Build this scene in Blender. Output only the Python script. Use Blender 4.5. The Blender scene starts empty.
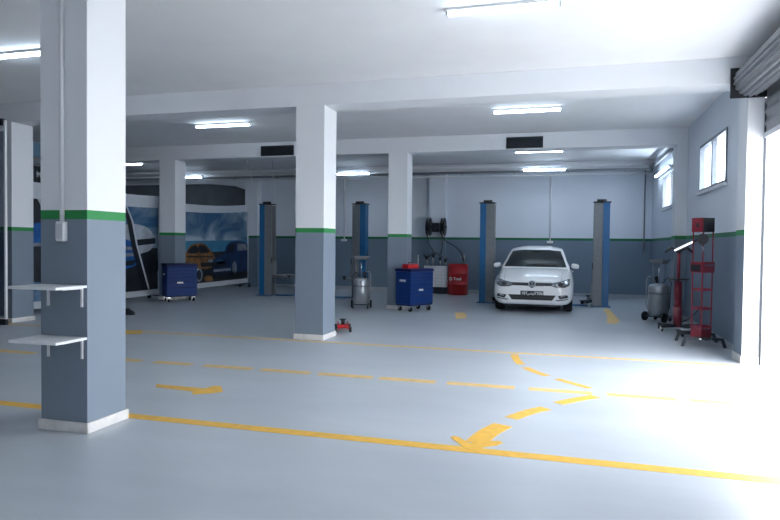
import bpy, bmesh, math, random
from mathutils import Vector, Matrix
from mathutils.bvhtree import BVHTree
random.seed(7)
PI = math.pi
scn = bpy.context.scene
COL = scn.collection

# ------------------------------------------------------------------ camera geometry
F_PX, YAW, PITCH, ROLL, EYE = 624.6, math.radians(15.808), math.radians(-1.4433), math.radians(0.6256), 1.45
def ray(u, v):
    x2 = (u-390)/F_PX; z2 = (260-v)/F_PX; yd = 1.0
    c, s = math.cos(ROLL), math.sin(ROLL); xc = c*x2-s*z2; zc = s*x2+c*z2
    c, s = math.cos(PITCH), math.sin(PITCH); zz = c*zc+s*yd; yy = -s*zc+c*yd
    c, s = math.cos(YAW), math.sin(YAW)
    return Vector((c*xc-s*yy, s*xc+c*yy, zz))
def on(u, v, ax, val):
    """point of the plane (axis ax = val) seen at photo position u, v"""
    d = ray(u, v); o = Vector((0, 0, EYE)); t = (val-o[ax])/d[ax]
    return o+d*t
def fl(u, v, z=0.0): return on(u, v, 2, z)

# ------------------------------------------------------------------ materials
def new_mat(name):
    m = bpy.data.materials.new(name); m.use_nodes = True
    return m, m.node_tree, m.node_tree.nodes['Principled BSDF']
MATS = {}
def mat(name, col, rough=0.5, metal=0.0, noise=0.06, scale=8.0, bump=0.0, coat=0.0, spec=0.5, stretch=None):
    if name in MATS: return MATS[name]
    m, nt, b = new_mat(name)
    tc = nt.nodes.new('ShaderNodeTexCoord'); nz = nt.nodes.new('ShaderNodeTexNoise')
    nz.inputs['Scale'].default_value = scale; nz.inputs['Detail'].default_value = 5
    src = tc.outputs['Object']
    if stretch:
        mp = nt.nodes.new('ShaderNodeMapping'); mp.inputs['Scale'].default_value = stretch
        nt.links.new(src, mp.inputs['Vector']); src = mp.outputs['Vector']
    nt.links.new(src, nz.inputs['Vector'])
    rp = nt.nodes.new('ShaderNodeValToRGB')
    rp.color_ramp.elements[0].position = .3; rp.color_ramp.elements[1].position = .7
    rp.color_ramp.elements[0].color = tuple(max(0, c*(1-noise)) for c in col)+(1,)
    rp.color_ramp.elements[1].color = tuple(min(1, c*(1+noise)) for c in col)+(1,)
    nt.links.new(nz.outputs['Fac'], rp.inputs['Fac']); nt.links.new(rp.outputs['Color'], b.inputs['Base Color'])
    b.inputs['Roughness'].default_value = rough; b.inputs['Metallic'].default_value = metal
    b.inputs['Coat Weight'].default_value = coat; b.inputs['Coat Roughness'].default_value = .06
    b.inputs['Specular IOR Level'].default_value = spec
    if bump:
        bp = nt.nodes.new('ShaderNodeBump'); bp.inputs['Strength'].default_value = bump; bp.inputs['Distance'].default_value = .01
        nt.links.new(nz.outputs['Fac'], bp.inputs['Height']); nt.links.new(bp.outputs['Normal'], b.inputs['Normal'])
    MATS[name] = m
    return m

def two_tone(name, top, low, green=(0.03, .30, .08)):
    """painted masonry: white above, green stripe at 1.61-1.68 m, grey below"""
    m, nt, b = new_mat(name)
    g = nt.nodes.new('ShaderNodeNewGeometry'); sp = nt.nodes.new('ShaderNodeSeparateXYZ')
    nt.links.new(g.outputs['Position'], sp.inputs[0])
    def gt(h):
        n = nt.nodes.new('ShaderNodeMath'); n.operation = 'GREATER_THAN'; n.inputs[1].default_value = h
        nt.links.new(sp.outputs['Z'], n.inputs[0]); return n.outputs[0]
    def mix(f, a, c):
        n = nt.nodes.new('ShaderNodeMix'); n.data_type = 'RGBA'; nt.links.new(f, n.inputs[0])
        for i, q in ((6, a), (7, c)):
            if isinstance(q, tuple): n.inputs[i].default_value = q+(1,)
            else: nt.links.new(q, n.inputs[i])
        return n.outputs[2]
    nz = nt.nodes.new('ShaderNodeTexNoise'); nz.inputs['Scale'].default_value = 1.3; nz.inputs['Detail'].default_value = 6
    nt.links.new(g.outputs['Position'], nz.inputs['Vector'])
    low2 = mix(nz.outputs['Fac'], tuple(c*.93 for c in low), tuple(c*1.07 for c in low))
    c = mix(gt(1.613), low2, green); c = mix(gt(1.682), c, top)
    nt.links.new(c, b.inputs['Base Color']); b.inputs['Roughness'].default_value = .55
    b.inputs['Specular IOR Level'].default_value = .3
    n2 = nt.nodes.new('ShaderNodeTexNoise'); n2.inputs['Scale'].default_value = 60
    nt.links.new(g.outputs['Position'], n2.inputs['Vector'])
    bp = nt.nodes.new('ShaderNodeBump'); bp.inputs['Strength'].default_value = .08; bp.inputs['Distance'].default_value = .004
    nt.links.new(n2.outputs['Fac'], bp.inputs['Height']); nt.links.new(bp.outputs['Normal'], b.inputs['Normal'])
    return m

def emit(name, col, s):
    m = bpy.data.materials.new(name); m.use_nodes = True; nt = m.node_tree
    nt.nodes.remove(nt.nodes['Principled BSDF']); e = nt.nodes.new('ShaderNodeEmission')
    e.inputs[0].default_value = col+(1,); e.inputs[1].default_value = s
    nt.links.new(e.outputs[0], nt.nodes['Material Output'].inputs[0])
    return m
def thin_glass(name, tint, gloss=.08):
    m = bpy.data.materials.new(name); m.use_nodes = True; nt = m.node_tree
    nt.nodes.remove(nt.nodes['Principled BSDF'])
    t = nt.nodes.new('ShaderNodeBsdfTransparent'); t.inputs[0].default_value = tint+(1,)
    g = nt.nodes.new('ShaderNodeBsdfGlossy'); g.inputs['Roughness'].default_value = .03
    mx = nt.nodes.new('ShaderNodeMixShader'); mx.inputs[0].default_value = gloss
    nt.links.new(t.outputs[0], mx.inputs[1]); nt.links.new(g.outputs[0], mx.inputs[2])
    nt.links.new(mx.outputs[0], nt.nodes['Material Output'].inputs[0])
    return m

M_WALL = two_tone('wall_paint', (.70, .75, .83), (.155, .21, .28), (.018, .15, .065))
M_COL = two_tone('column_paint', (.76, .785, .82), (.195, .24, .30), (.028, .24, .07))
M_CEIL = mat('ceiling_paint', (.84, .85, .87), .7, noise=.02, scale=2)
M_BEAM = mat('beam_paint', (.76, .78, .82), .6, noise=.02, scale=2)
M_SKIRT = mat('skirting_tile', (.66, .65, .64), .4, noise=.12, scale=9)
M_SKIRTB = mat('skirting_tile_back', (.36, .40, .45), .4, noise=.1, scale=9)
M_WHITE = mat('white_plastic', (.75, .77, .8), .35, noise=.02)
M_ALU = mat('white_aluminium', (.62, .64, .68), .35, .2, noise=.03)
M_DARK = mat('black_plastic', (.012, .014, .018), .45, noise=.2)
M_RUB = mat('rubber', (.01, .01, .012), .8, noise=.2)
M_STEEL = mat('galvanised_steel', (.38, .40, .43), .38, .85, noise=.12, scale=20)
M_GREYM = mat('grey_painted_steel', (.20, .215, .235), .45, .2, noise=.08, scale=12)
M_DKMET = mat('dark_metal', (.035, .04, .05), .4, .6, noise=.15)
M_CHROME = mat('chrome', (.75, .77, .8), .12, 1.0, noise=.02)
M_BLUE = mat('lift_blue_paint', (.004, .115, .30), .35, noise=.08, coat=.3)
M_NAVY = mat('cabinet_blue_paint', (.004, .032, .155), .5, noise=.08, spec=.25)
M_NAVY2 = mat('cabinet_top_paint', (.004, .010, .07), .55, noise=.1, spec=.25)
M_RED = mat('tool_red_paint', (.24, .02, .036), .35, noise=.1, coat=.3)
M_RED2 = mat('drum_red_paint', (.45, .006, .010), .35, noise=.08, coat=.2)
M_TANK = mat('tank_grey_paint', (.30, .33, .36), .3, .5, noise=.08)
M_CARW = mat('car_white_paint', (.80, .82, .84), .25, noise=.01, coat=.4)
M_CGLASS = mat('car_tinted_glass', (.012, .020, .024), .05, noise=.1, spec=.45)
M_HL = mat('headlamp_glass', (.30, .33, .37), .12, .6, noise=.2, scale=12)
M_VENT = mat('vent_dark', (.03, .035, .045), .5, noise=.2)
M_SHUT = mat('shutter_slat_metal', (.27, .28, .30), .38, .55, noise=.1, scale=14)
M_PRINTW = mat('banner_white_edge', (.62, .66, .72), .5, noise=.03)
M_YEL = mat('yellow_floor_paint', (.80, .47, .07), .45, noise=.10, scale=14, spec=.3)
M_YELP = mat('yellow_floor_paint_worn', (.78, .54, .20), .45, noise=.12, scale=10, spec=.3)
M_EXT = mat('outside_concrete', (.62, .61, .59), .9, noise=.08, scale=1)
M_TARP = mat('charcoal_tarpaulin', (.085, .10, .115), .7, noise=.15, scale=2)
M_TUBE = emit('tube_light', (.70, .85, 1.0), 30)

# floor: pale blue-grey epoxy
def floor_material():
    m, nt, b = new_mat('epoxy_floor')
    tc = nt.nodes.new('ShaderNodeNewGeometry')
    mp = nt.nodes.new('ShaderNodeMapping'); mp.inputs['Scale'].default_value = (.35, 1.2, 1)
    nt.links.new(tc.outputs['Position'], mp.inputs['Vector'])
    nz = nt.nodes.new('ShaderNodeTexNoise'); nz.inputs['Scale'].default_value = 1.2; nz.inputs['Detail'].default_value = 8; nz.inputs['Roughness'].default_value = .6
    nt.links.new(mp.outputs['Vector'], nz.inputs['Vector'])
    rp = nt.nodes.new('ShaderNodeValToRGB'); e = rp.color_ramp.elements
    e[0].position = .3; e[0].color = (.42, .465, .52, 1); e[1].position = .72; e[1].color = (.51, .555, .61, 1)
    nt.links.new(nz.outputs['Fac'], rp.inputs['Fac']); nt.links.new(rp.outputs['Color'], b.inputs['Base Color'])
    r2 = nt.nodes.new('ShaderNodeMapRange'); r2.inputs['To Min'].default_value = .26; r2.inputs['To Max'].default_value = .42
    nt.links.new(nz.outputs['Fac'], r2.inputs['Value']); nt.links.new(r2.outputs['Result'], b.inputs['Roughness'])
    n2 = nt.nodes.new('ShaderNodeTexNoise'); n2.inputs['Scale'].default_value = 5
    nt.links.new(tc.outputs['Position'], n2.inputs['Vector'])
    bp = nt.nodes.new('ShaderNodeBump'); bp.inputs['Strength'].default_value = .06; bp.inputs['Distance'].default_value = .01
    nt.links.new(n2.outputs['Fac'], bp.inputs['Height']); nt.links.new(bp.outputs['Normal'], b.inputs['Normal'])
    b.inputs['Specular IOR Level'].default_value = .5
    return m
M_FLOOR = floor_material()

# ------------------------------------------------------------------ mesh builder
class MB:
    def __init__(s): s.bm = bmesh.new(); s.smooth = set()
    def box(s, x0, x1, y0, y1, z0, z1, bev=0.0):
        r = bmesh.ops.create_cube(s.bm, size=1.0); vs = r['verts']
        for v in vs:
            v.co = Vector((x0 if v.co.x < 0 else x1, y0 if v.co.y < 0 else y1, z0 if v.co.z < 0 else z1))
        if bev > 0:
            es = list({e for v in vs for e in v.link_edges})
            bmesh.ops.bevel(s.bm, geom=es, offset=bev, segments=2, affect='EDGES', profile=.5)
        return s
    def cbox(s, c, size, rot=None, bev=0.0):
        n0 = len(s.bm.verts); hx, hy, hz = (q/2 for q in size)
        s.bm.verts.ensure_lookup_table()
        before = set(s.bm.verts)
        s.box(-hx, hx, -hy, hy, -hz, hz, bev)
        M = Matrix.Translation(Vector(c))
        if rot is not None: M = M @ (rot if isinstance(rot, Matrix) else Matrix.Rotation(rot, 4, 'Z'))
        for v in s.bm.verts:
            if v not in before: v.co = M @ v.co
        return s
    def cyl(s, a, b, r, r2=None, seg=16, caps=True):
        a, b = Vector(a), Vector(b); r2 = r if r2 is None else r2
        d = (b-a).normalized(); up = Vector((0, 0, 1)) if abs(d.z) < .95 else Vector((1, 0, 0))
        p = d.cross(up).normalized(); q = d.cross(p)
        A = [s.bm.verts.new(a+(p*math.cos(t)+q*math.sin(t))*r) for t in (2*PI*i/seg for i in range(seg))]
        B = [s.bm.verts.new(b+(p*math.cos(t)+q*math.sin(t))*r2) for t in (2*PI*i/seg for i in range(seg))]
        for i in range(seg):
            f = s.bm.faces.new((A[i], A[(i+1) % seg], B[(i+1) % seg], B[i])); f.smooth = True
        if caps: s.bm.faces.new(A[::-1]); s.bm.faces.new(B)
        return s
    def lathe(s, c, prof, axis='Z', seg=28):
        """prof = [(radius, height)...] around axis through c"""
        c = Vector(c); rings = []
        for r, h in prof:
            ring = []
            for i in range(seg):
                t = 2*PI*i/seg; x, y = r*math.cos(t), r*math.sin(t)
                p = Vector((x, y, h)) if axis == 'Z' else (Vector((h, x, y)) if axis == 'X' else Vector((y, h, x)))
                ring.append(s.bm.verts.new(c+p))
            rings.append(ring)
        for A, B in zip(rings, rings[1:]):
            for i in range(seg):
                f = s.bm.faces.new((A[i], A[(i+1) % seg], B[(i+1) % seg], B[i])); f.smooth = True
        s.bm.faces.new(rings[0][::-1]); s.bm.faces.new(rings[-1])
        return s
    def tube(s, pts, r, seg=8, closed=False):
        pts = [Vector(p) for p in pts]; rings = []; n = len(pts); prev = None
        for i, p in enumerate(pts):
            d = (pts[min(i+1, n-1)]-pts[max(i-1, 0)]).normalized()
            if prev is None:
                up = Vector((0, 0, 1)) if abs(d.z) < .9 else Vector((1, 0, 0)); a = d.cross(up).normalized()
            else:
                a = (prev-d*prev.dot(d)).normalized()
            prev = a; b = d.cross(a)
            rings.append([s.bm.verts.new(p+(a*math.cos(t)+b*math.sin(t))*r) for t in (2*PI*k/seg for k in range(seg))])
        for A, B in zip(rings, rings[1:]):
            for k in range(seg):
                f = s.bm.faces.new((A[k], A[(k+1) % seg], B[(k+1) % seg], B[k])); f.smooth = True
        s.bm.faces.new(rings[0][::-1]); s.bm.faces.new(rings[-1])
        return s
    def prism(s, poly, d):
        """polygon of 3D points pushed along vector d"""
        d = Vector(d); A = [s.bm.verts.new(Vector(p)) for p in poly]; B = [s.bm.verts.new(Vector(p)+d) for p in poly]
        n = len(A)
        s.bm.faces.new(A[::-1]); s.bm.faces.new(B)
        for i in range(n): s.bm.faces.new((A[i], A[(i+1) % n], B[(i+1) % n], B[i]))
        return s
    def build(s, name, m, parent=None, loc=None, **tags):
        bmesh.ops.recalc_face_normals(s.bm, faces=s.bm.faces)
        me = bpy.data.meshes.new(name); s.bm.to_mesh(me); s.bm.free()
        me.materials.append(m)
        o = bpy.data.objects.new(name, me); COL.objects.link(o)
        if loc is not None: o.location = loc
        if parent is not None: o.parent = parent
        for k, v in tags.items(): o[k] = v
        return o

def thing(name, label, cat, loc=(0, 0, 0), rz=0.0, group=None):
    o = bpy.data.objects.new(name, None); COL.objects.link(o); o.empty_display_size = .1
    o.location = loc; o.rotation_euler = (0, 0, rz); o['label'] = label; o['category'] = cat
    if group: o['group'] = group
    return o
def tag(o, label, cat, group=None):
    o['label'] = label; o['category'] = cat
    if group: o['group'] = group
    return o
def struct(o):
    o['kind'] = 'structure'; return o
def dup(root, loc=None, rz=None, label=None, group=None):
    def rec(o, par):
        c = o.copy(); COL.objects.link(c)
        if par is not None: c.parent = par
        for ch in [q for q in bpy.data.objects if q.parent == o and q not in made]:
            made.add(rec(ch, c))
        return c
    made = set(); r = rec(root, None)
    if loc is not None: r.location = loc
    if rz is not None: r.rotation_euler = (0, 0, rz)
    if label: r['label'] = label
    if group: r['group'] = group
    return r

def text_mesh(txt, size, depth=.002, bold=0.0):
    cu = bpy.data.curves.new('lettering', 'FONT'); cu.body = txt; cu.size = size; cu.extrude = depth; cu.offset = bold
    cu.align_x = 'CENTER'; cu.align_y = 'CENTER'
    t = bpy.data.objects.new('lettering', cu); COL.objects.link(t)
    bpy.context.view_layer.update()
    me = bpy.data.meshes.new_from_object(t.evaluated_get(bpy.context.evaluated_depsgraph_get()))
    bpy.data.objects.remove(t); bpy.data.curves.remove(cu)
    return me
def lettering(name, txt, size, m, parent, M, depth=.002, bold=0.0, **tags):
    me = text_mesh(txt, size, depth, bold); me.transform(M); me.materials.clear(); me.materials.append(m)
    o = bpy.data.objects.new(name, me); COL.objects.link(o); o.parent = parent
    for k, v in tags.items(): o[k] = v
    return o

# ------------------------------------------------------------------ room shell
XL, XR, YF, YB, ZC = -16.0, 2.27, -3.0, 18.8, 3.83
TH = .25
struct(MB().box(XL-TH, XR+TH, YF-TH, YB+TH, -.2, 0).build('floor', M_FLOOR))
struct(MB().box(XL-TH, XR+TH, YF-TH, YB+TH, ZC, ZC+.25).build('ceiling', M_CEIL))
struct(MB().box(XL-TH, XR+TH, YB, YB+TH, 0, ZC).build('wall_back', M_WALL))
struct(MB().box(XL-TH, XL, YF, YB, 0, ZC).build('wall_left', M_WALL))
struct(MB().box(XL-TH, XR+TH, YF-TH, YF, 0, ZC).build('wall_front', M_WALL))
struct(MB().box(XR+TH, 40, -30, 60, -.25, -.02).build('floor_outside', M_EXT))
# right wall with the shutter doorway and two window openings
DY0, DY1, DZ = 4.35, 8.72, 3.34
W1 = (10.33, 12.28, 2.43, 3.25); W2 = (14.25, 16.75, 2.38, 3.18)
w = MB()
EY0, EY1 = -2.4, -.85  # extra unseen opening behind the camera, added to light the column fronts
w.box(XR, XR+TH, YF, EY0, 0, ZC)
w.box(XR, XR+TH, EY0, EY1, DZ, ZC)
w.box(XR, XR+TH, EY1, DY0, 0, ZC)
w.box(XR, XR+TH, DY0, DY1, 3.70, ZC)
w.box(XR, XR+TH, DY1, YB, 0, W2[2])
w.box(XR, XR+TH, DY1, W1[0], W2[2], ZC)
w.box(XR, XR+TH, W1[1], W2[0], W2[2], ZC)
w.box(XR, XR+TH, W2[1], YB, W2[2], ZC)
w.box(XR, XR+TH, W1[0], W1[1], W1[3], ZC)
w.box(XR, XR+TH, W1[0], W1[1], W2[2], W1[2])
w.box(XR, XR+TH, W2[0], W2[1], W2[3], ZC)
struct(w.build('wall_right', M_WALL))
M_WFR = mat('window_frame_grey', (.22, .24, .27), .4, .2)
M_PANE = thin_glass('window_glass', (.92, .96, 1.0), .06)
def window(n, W):
    y0, y1, z0, z1 = W; f = MB(); t = .045
    x0, x1 = XR-.02, XR+.06
    f.box(x0, x1, y0, y1, z0, z0+t); f.box(x0, x1, y0, y1, z1-t, z1)
    f.box(x0, x1, y0, y0+t, z0+t, z1-t); f.box(x0, x1, y1-t, y1, z0+t, z1-t)
    ym = (y0+y1)/2
    f.box(x0+.005, x1-.005, ym-.045, ym+.045, z0+t, z1-t)
    o = struct(f.build('window_%d' % n, M_WFR))
    MB().box(XR+.025, XR+.031, y0+t, ym-.045, z0+t, z1-t).build('pane', M_PANE, o)
    MB().box(XR+.025, XR+.031, ym+.045, y1-t, z0+t, z1-t).build('pane', M_PANE, o)
    MB().box(XR-.06, XR+.01, y0-.05, y1+.05, z0-.05, z0-.002, .004).build('sill', M_BEAM, o)
window(1, W1); window(2, W2)
# concrete beams between the column rows
def beam(n, y0, y1, zb, x0=XL, x1=XR, m=M_BEAM):
    return struct(MB().box(x0, x1, y0, y1, zb, ZC, .006).build('trim_%d' % n, m))
beam(1, 3.88, 4.33, 3.52); beam(2, 8.71, 9.17, 3.51); beam(3, 13.50, 13.95, 3.49)
beam(4, 18.42, 18.8, 3.62)
struct(MB().box(2.06, XR, 13.50, 13.95, 0, 3.49).build('trim_5', M_COL))          # pilaster on the right wall
struct(MB().box(2.13, 2.31, 8.72, 9.12, 0, 3.51).build('trim_6', M_COL))
struct(MB().box(2.13, 2.31, 8.708, 8.72, 0, 3.51).build('trim_9', M_BEAM))          # jamb pier beside the shutter
struct(MB().box(-4.02, -3.53, 18.50, YB, 0, 3.62).build('trim_7', M_WALL))        # pilasters on the back wall
struct(MB().box(-10.21, -9.76, 18.50, YB, 0, 3.62).build('trim_8', M_WALL))
struct(MB().box(2.312, XR+TH+.01, 8.704, 8.718, 0, 3.33).build('trim_10', M_BEAM))  # white slab over the striped wall end, imitating blown-out daylight
# skirting
struct(MB().box(-9.76, -4.02, YB-.015, YB, 0, .10).build('baseboard_back', M_SKIRTB))
struct(MB().box(-3.53, XR, YB-.015, YB, 0, .10).build('baseboard_rear', M_SKIRTB))
struct(MB().box(XR-.015, XR, 13.95, YB-.015, 0, .10).box(XR-.015, XR, 9.2, 13.5, 0, .10).build('baseboard_right', M_SKIRTB))
struct(MB().box(2.115, 2.313, 8.693, 8.708, 0, .10).box(2.115, 2.13, 8.708, 9.135, 0, .10).build('baseboard_jamb', M_SKIRT))
struct(MB().box(2.025, 2.04, 13.485, 13.96, 0, .10).box(2.04, XR-.015, 13.485, 13.5, 0, .10).build('baseboard_pier', M_SKIRTB))

# ------------------------------------------------------------------ columns
def column(x0, x1, y0, y1, zt, label, skirt=True):
    t = thing('column', label, 'column', ((x0+x1)/2, (y0+y1)/2, 0), 0, 'square columns of the hall')
    hx, hy = (x1-x0)/2, (y1-y0)/2
    MB().box(-hx, hx, -hy, hy, 0, zt-.001, .004).build('shaft', M_COL, t)
    e = .016
    b = MB(); b.box(-hx-e, hx+e, -hy-e, -hy, 0, .078, .003); b.box(-hx-e, hx+e, hy, hy+e, 0, .078, .003)
    b.box(-hx-e, -hx, -hy, hy, 0, .078, .003); b.box(hx, hx+e, -hy, hy, 0, .078, .003)
    b.build('skirting', M_SKIRT, t)
    return t
column(-3.885, -3.455, 3.88, 4.305, 3.52, 'closest square column, white over grey, carrying two white shelves')
column(-3.96, -3.50, 8.71, 9.21, 3.51, 'square white and grey column in the middle, red floor jack behind its foot')
column(-9.79, -9.34, 8.71, 9.17, 3.51, 'square column at far left edge, glazed partition post in front of it')
column(-3.88, -3.44, 13.50, 13.95, 3.49, 'square column standing behind the blue cabinet with a red box on top')
column(-9.84, -9.39, 13.50, 13.95, 3.49, 'square column between the two car picture banners, dark blue cabinet at its foot')

# shelves on the nearest column
def shelf(z, label):
    t = thing('wall_shelf', label, 'shelf', (-3.655, 3.88, z), 0, 'white shelves on the nearest column')
    MB().box(-.225, .20, -.30, -.002, -.02, 0, .003).build('board', M_WHITE, t)
    for x in (-.15, .16):
        b = MB(); b.box(x-.008, x+.008, -.016, -.002, -.165, -.021); b.box(x-.008, x+.008, -.20, -.016, -.028, -.021)
        b.build('bracket', M_WHITE, t)
shelf(1.118, 'upper white shelf board on the nearest column')
shelf(.728, 'lower white shelf board on the nearest column')

# conduits with boxes
def conduit(name, x, yface, z0, z1, label, box, r=.012, m=M_WHITE, group=None):
    t = thing(name, label, 'conduit', (x, yface, z0), 0, group)
    MB().cyl((0, -r-.002, box[1]), (0, -r-.002, z1-z0), r, seg=10).build('pipe', m, t)
    w, h, d = box
    b = MB().box(-w/2, w/2, -d-.002, -.002, 0, h, .008); b.build('socket_box', m, t)
    return t
t = conduit('wall_conduit', -3.665, 3.88, 1.445, 3.518, 'white conduit running down to a switch box on the nearest column', (.075, .15, .045), .017, M_WHITE)
MB().box(-.032, .032, -.052, -.0475, .02, .13, .002).build('cover_plate', M_ALU, t)
for x, lab in ((-.48, 'thin conduit above the white car ending in a socket box'), (-6.84, 'thin conduit on back wall beside the left lift, socket box at its end'),
               (2.07, 'thin conduit in the right rear corner above the grey tank')):
    conduit('wall_conduit', x, YB, 1.53 if x < 2 else 1.25, 3.6, lab, (.17, .07, .10) if x < 2 else (.05, .1, .04), .018, M_WHITE if x<2 else M_GREYM, 'conduits on the back wall')

# cable tray and pipes below the back beam
t = thing('cable_tray', 'dark cable tray running along the top of the back wall', 'cable tray', (0, 18.30, 3.545))
b = MB(); b.box(-15.9, 2.2, -.11, .1, 0, .012); b.box(-15.9, 2.2, -.11, -.10, .012, .05); b.box(-15.9, 2.2, .09, .1, .012, .05)
b.build('tray', M_GREYM, t)
for x in [i*1.5-15 for i in range(12)]: MB().box(x-.015, x+.015, -.1, .118, -.02, 0).build('bracket', M_GREYM, t)
tag(MB().cyl((-15.9, 18.35, 3.72), (2.2, 18.35, 3.72), .04, seg=12).build('ceiling_pipe', M_WHITE), 'white pipe running above the dark cable tray on the back wall', 'pipe')
tag(MB().cyl((-15.9, 18.36, 3.47), (2.2, 18.36, 3.47), .022, seg=10).build('ceiling_pipe', M_WHITE), 'slim white pipe running just below the cable tray on the back wall', 'pipe')
tag(MB().cyl((2.16, 13.96, 3.60), (2.16, 18.2, 3.60), .05, seg=12).cyl((2.16, 18.2, 3.60), (2.16, 18.3, 3.50), .05, seg=12).build('ceiling_duct', M_GREYM), 'dark duct along the top of the right wall above the rear window', 'pipe')
# dark threaded rods / cables that drop from the ceiling to the far left lift
for i, (dx, ex) in enumerate(((-.25, -.2), (.55, .55))):
    a = Vector((-8.5+dx, 15.9, 3.83)); e = Vector((-8.12+ex*.6, 15.8, 2.54))
    tag(MB().tube([a, a*.6+e*.4+Vector((0, 0, -.1)), e], .008, 6).build('hanging_cable', M_WHITE),
        ('thin pale cable dropping to the far left lift post, outer one', 'thin pale cable dropping to the far left lift post, inner one')[i], 'cable')

# ------------------------------------------------------------------ lights and vents in the ceiling
def lamp(x0, x1, y, z, label):
    c = (x0+x1)/2; L = (x1-x0)/2
    t = thing('fluorescent_lamp', label, 'ceiling light', (c, y, z), 0, 'fluorescent ceiling lamps')
    MB().box(-L, L, -.036, .036, -.030, .001).build('housing', M_WHITE, t)
    MB().cyl((-L+.03, 0, -.052), (L-.03, 0, -.052), .021, seg=12).build('tube', M_TUBE, t)
    for sx in (-1, 1): MB().box(sx*L-.03 if sx > 0 else -L, L if sx > 0 else -L+.03, -.024, .024, -.07, -.031, .004).build('end_cap', M_ALU, t)
    return t
lamp(-1.22, -.09, 6.28, ZC, 'long glowing tube lamp nearest the camera at the top centre')
lamp(-7.28, -6.06, 6.36, ZC, 'glowing tube lamp at the left edge, partly behind the nearest column')
lamp(-7.28, -6.04, 11.15, ZC, 'glowing tube lamp on the ceiling left of the middle column')
lamp(-1.30, -.12, 11.1, ZC, 'glowing tube lamp on the ceiling above the right hand dark vent')
lamp(-1.30, -.12, 15.9, ZC, 'glowing tube lamp just behind the right hand dark vent')
lamp(-1.26, -.06, 18.30, 3.69-.04, 'glowing tube lamp at the back wall above the white car')
lamp(-6.90, -5.80, 18.30, 3.69-.04, 'glowing tube lamp at the back wall right of the middle column')
lamp(-13.5, -12.3, 16.1, ZC, 'glowing tube lamp seen right beside the nearest column, far left bay')
lamp(-12.8, -11.6, 18.30, 3.69-.04, 'glowing tube lamp at the back wall above the car picture banner')
for o in [o for o in bpy.data.objects if o.name.startswith('fluorescent_lamp') and abs(o.location.y-18.3) < .01]:
    o.location.y = 18.16
    MB().box(-.5, -.44, .0, .262, .0, .02).build('bracket', M_ALU, o); MB().box(.44, .5, .0, .262, .0, .02).build('bracket', M_ALU, o)

A_, B_ = on(656, 176, 0, 2.2), on(670, 166.5, 0, 2.2)
t = thing('fluorescent_lamp', 'slanting bright lamp on the right wall above the rear window', 'wall light', (2.2, (A_.y+B_.y)/2, (A_.z+B_.z)/2), 0, None)
L = abs(A_.y-B_.y)/2
MB().box(.01, .071, -L, L, -.03, .03, .006).build('housing', M_WHITE, t)
MB().cyl((-.012, -L+.03, 0), (-.012, L-.03, 0), .022, seg=12).build('tube', M_TUBE, t)
for sy in (-1, 1): MB().box(-.034, .012, sy*L-.015, sy*L+.015, -.03, .03, .004).build('end_cap', M_ALU, t)

def vent(x0, x1, label):
    t = thing('air_vent', label, 'vent', ((x0+x1)/2, 13.5, 3.625), 0, 'dark air vents on the beam')
    W, H = (x1-x0)/2, .118
    f = MB(); f.box(-W, W, -.03, -.001, H-.02, H); f.box(-W, W, -.03, -.001, -H, -H+.02); f.box(-W, -W+.02, -.03, -.001, -H+.02, H-.02); f.box(W-.02, W, -.03, -.001, -H+.02, H-.02)
    f.build('frame', M_VENT, t)
    s = MB(); s.box(-W+.02, W-.02, -.008, -.001, -H+.02, H-.02)
    R = Matrix.Rotation(.6, 4, 'X')
    for i in range(9): s.cbox((0, -.016, -H+.035+i*.0205), (2*W-.04, .016, .003), R)
    s.build('louvre_slats', M_DKMET, t)
vent(-7.03, -6.19, 'dark slatted vent on the beam left of the middle column')
vent(-1.28, -.52, 'dark slatted vent on the beam above the white car')

# ------------------------------------------------------------------ roller shutter
t = thing('roller_shutter', 'half-raised grey metal roller shutter over the bright doorway', 'roller shutter', (2.27, 6.5, 0))
def rel(o, p): return Vector(p)-o.location
# roll of corrugated slats
r = MB(); prof_seg = 96; rings = []
for yy in (DY0+.06-6.5, 8.655-6.5):
    ring = []
    for i in range(prof_seg*2):
        a = 2*PI*i/(prof_seg*2); rad = .180+.020*abs(math.sin(a*9))
        ring.append(r.bm.verts.new((-.125+rad*math.cos(a), yy, 3.515+rad*math.sin(a))))
    rings.append(ring)
n = len(rings[0])
for i in range(n): r.bm.faces.new((rings[0][i], rings[0][(i+1) % n], rings[1][(i+1) % n], rings[1][i]))
r.bm.faces.new(rings[0]); r.bm.faces.new(rings[1][::-1])
r.build('roll', M_SHUT, t)
# hanging curtain, wavy slats
c = MB(); zs = []; z = 3.69; pts = []
while z > 2.92:
    for k in range(6): pts.append((abs(math.sin(k/6*PI))*.022-.011, z-k*.0235))
    z -= .141
A = [c.bm.verts.new((.052+p[0], DY0+.05-6.5, p[1])) for p in pts]; B = [c.bm.verts.new((.052+p[0], 8.684-6.5, p[1])) for p in pts]
C2 = [c.bm.verts.new((.059+p[0], DY0+.05-6.5, p[1])) for p in pts]; D2 = [c.bm.verts.new((.059+p[0], 8.684-6.5, p[1])) for p in pts]
for i in range(len(pts)-1):
    for q in ((A[i], B[i], B[i+1], A[i+1]), (C2[i], C2[i+1], D2[i+1], D2[i])):
        f = c.bm.faces.new(q); f.smooth = True
c.build('curtain', M_SHUT, t)
zc0 = pts[-1][1]
MB().box(.040, .072, DY0+.05-6.5, 8.684-6.5, zc0-.06, zc0+.005, .004).build('bottom_bar', M_ALU, t)
b = MB(); b.box(-.35, .06, 2.165, 2.190, 3.31, 3.68); b.build('end_bracket', M_DARK, t)
b = MB(); b.box(-.35, .06, DY0+.005-6.5, DY0+.04-6.5, 3.31, 3.68); b.build('end_bracket', M_DARK, t)
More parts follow.
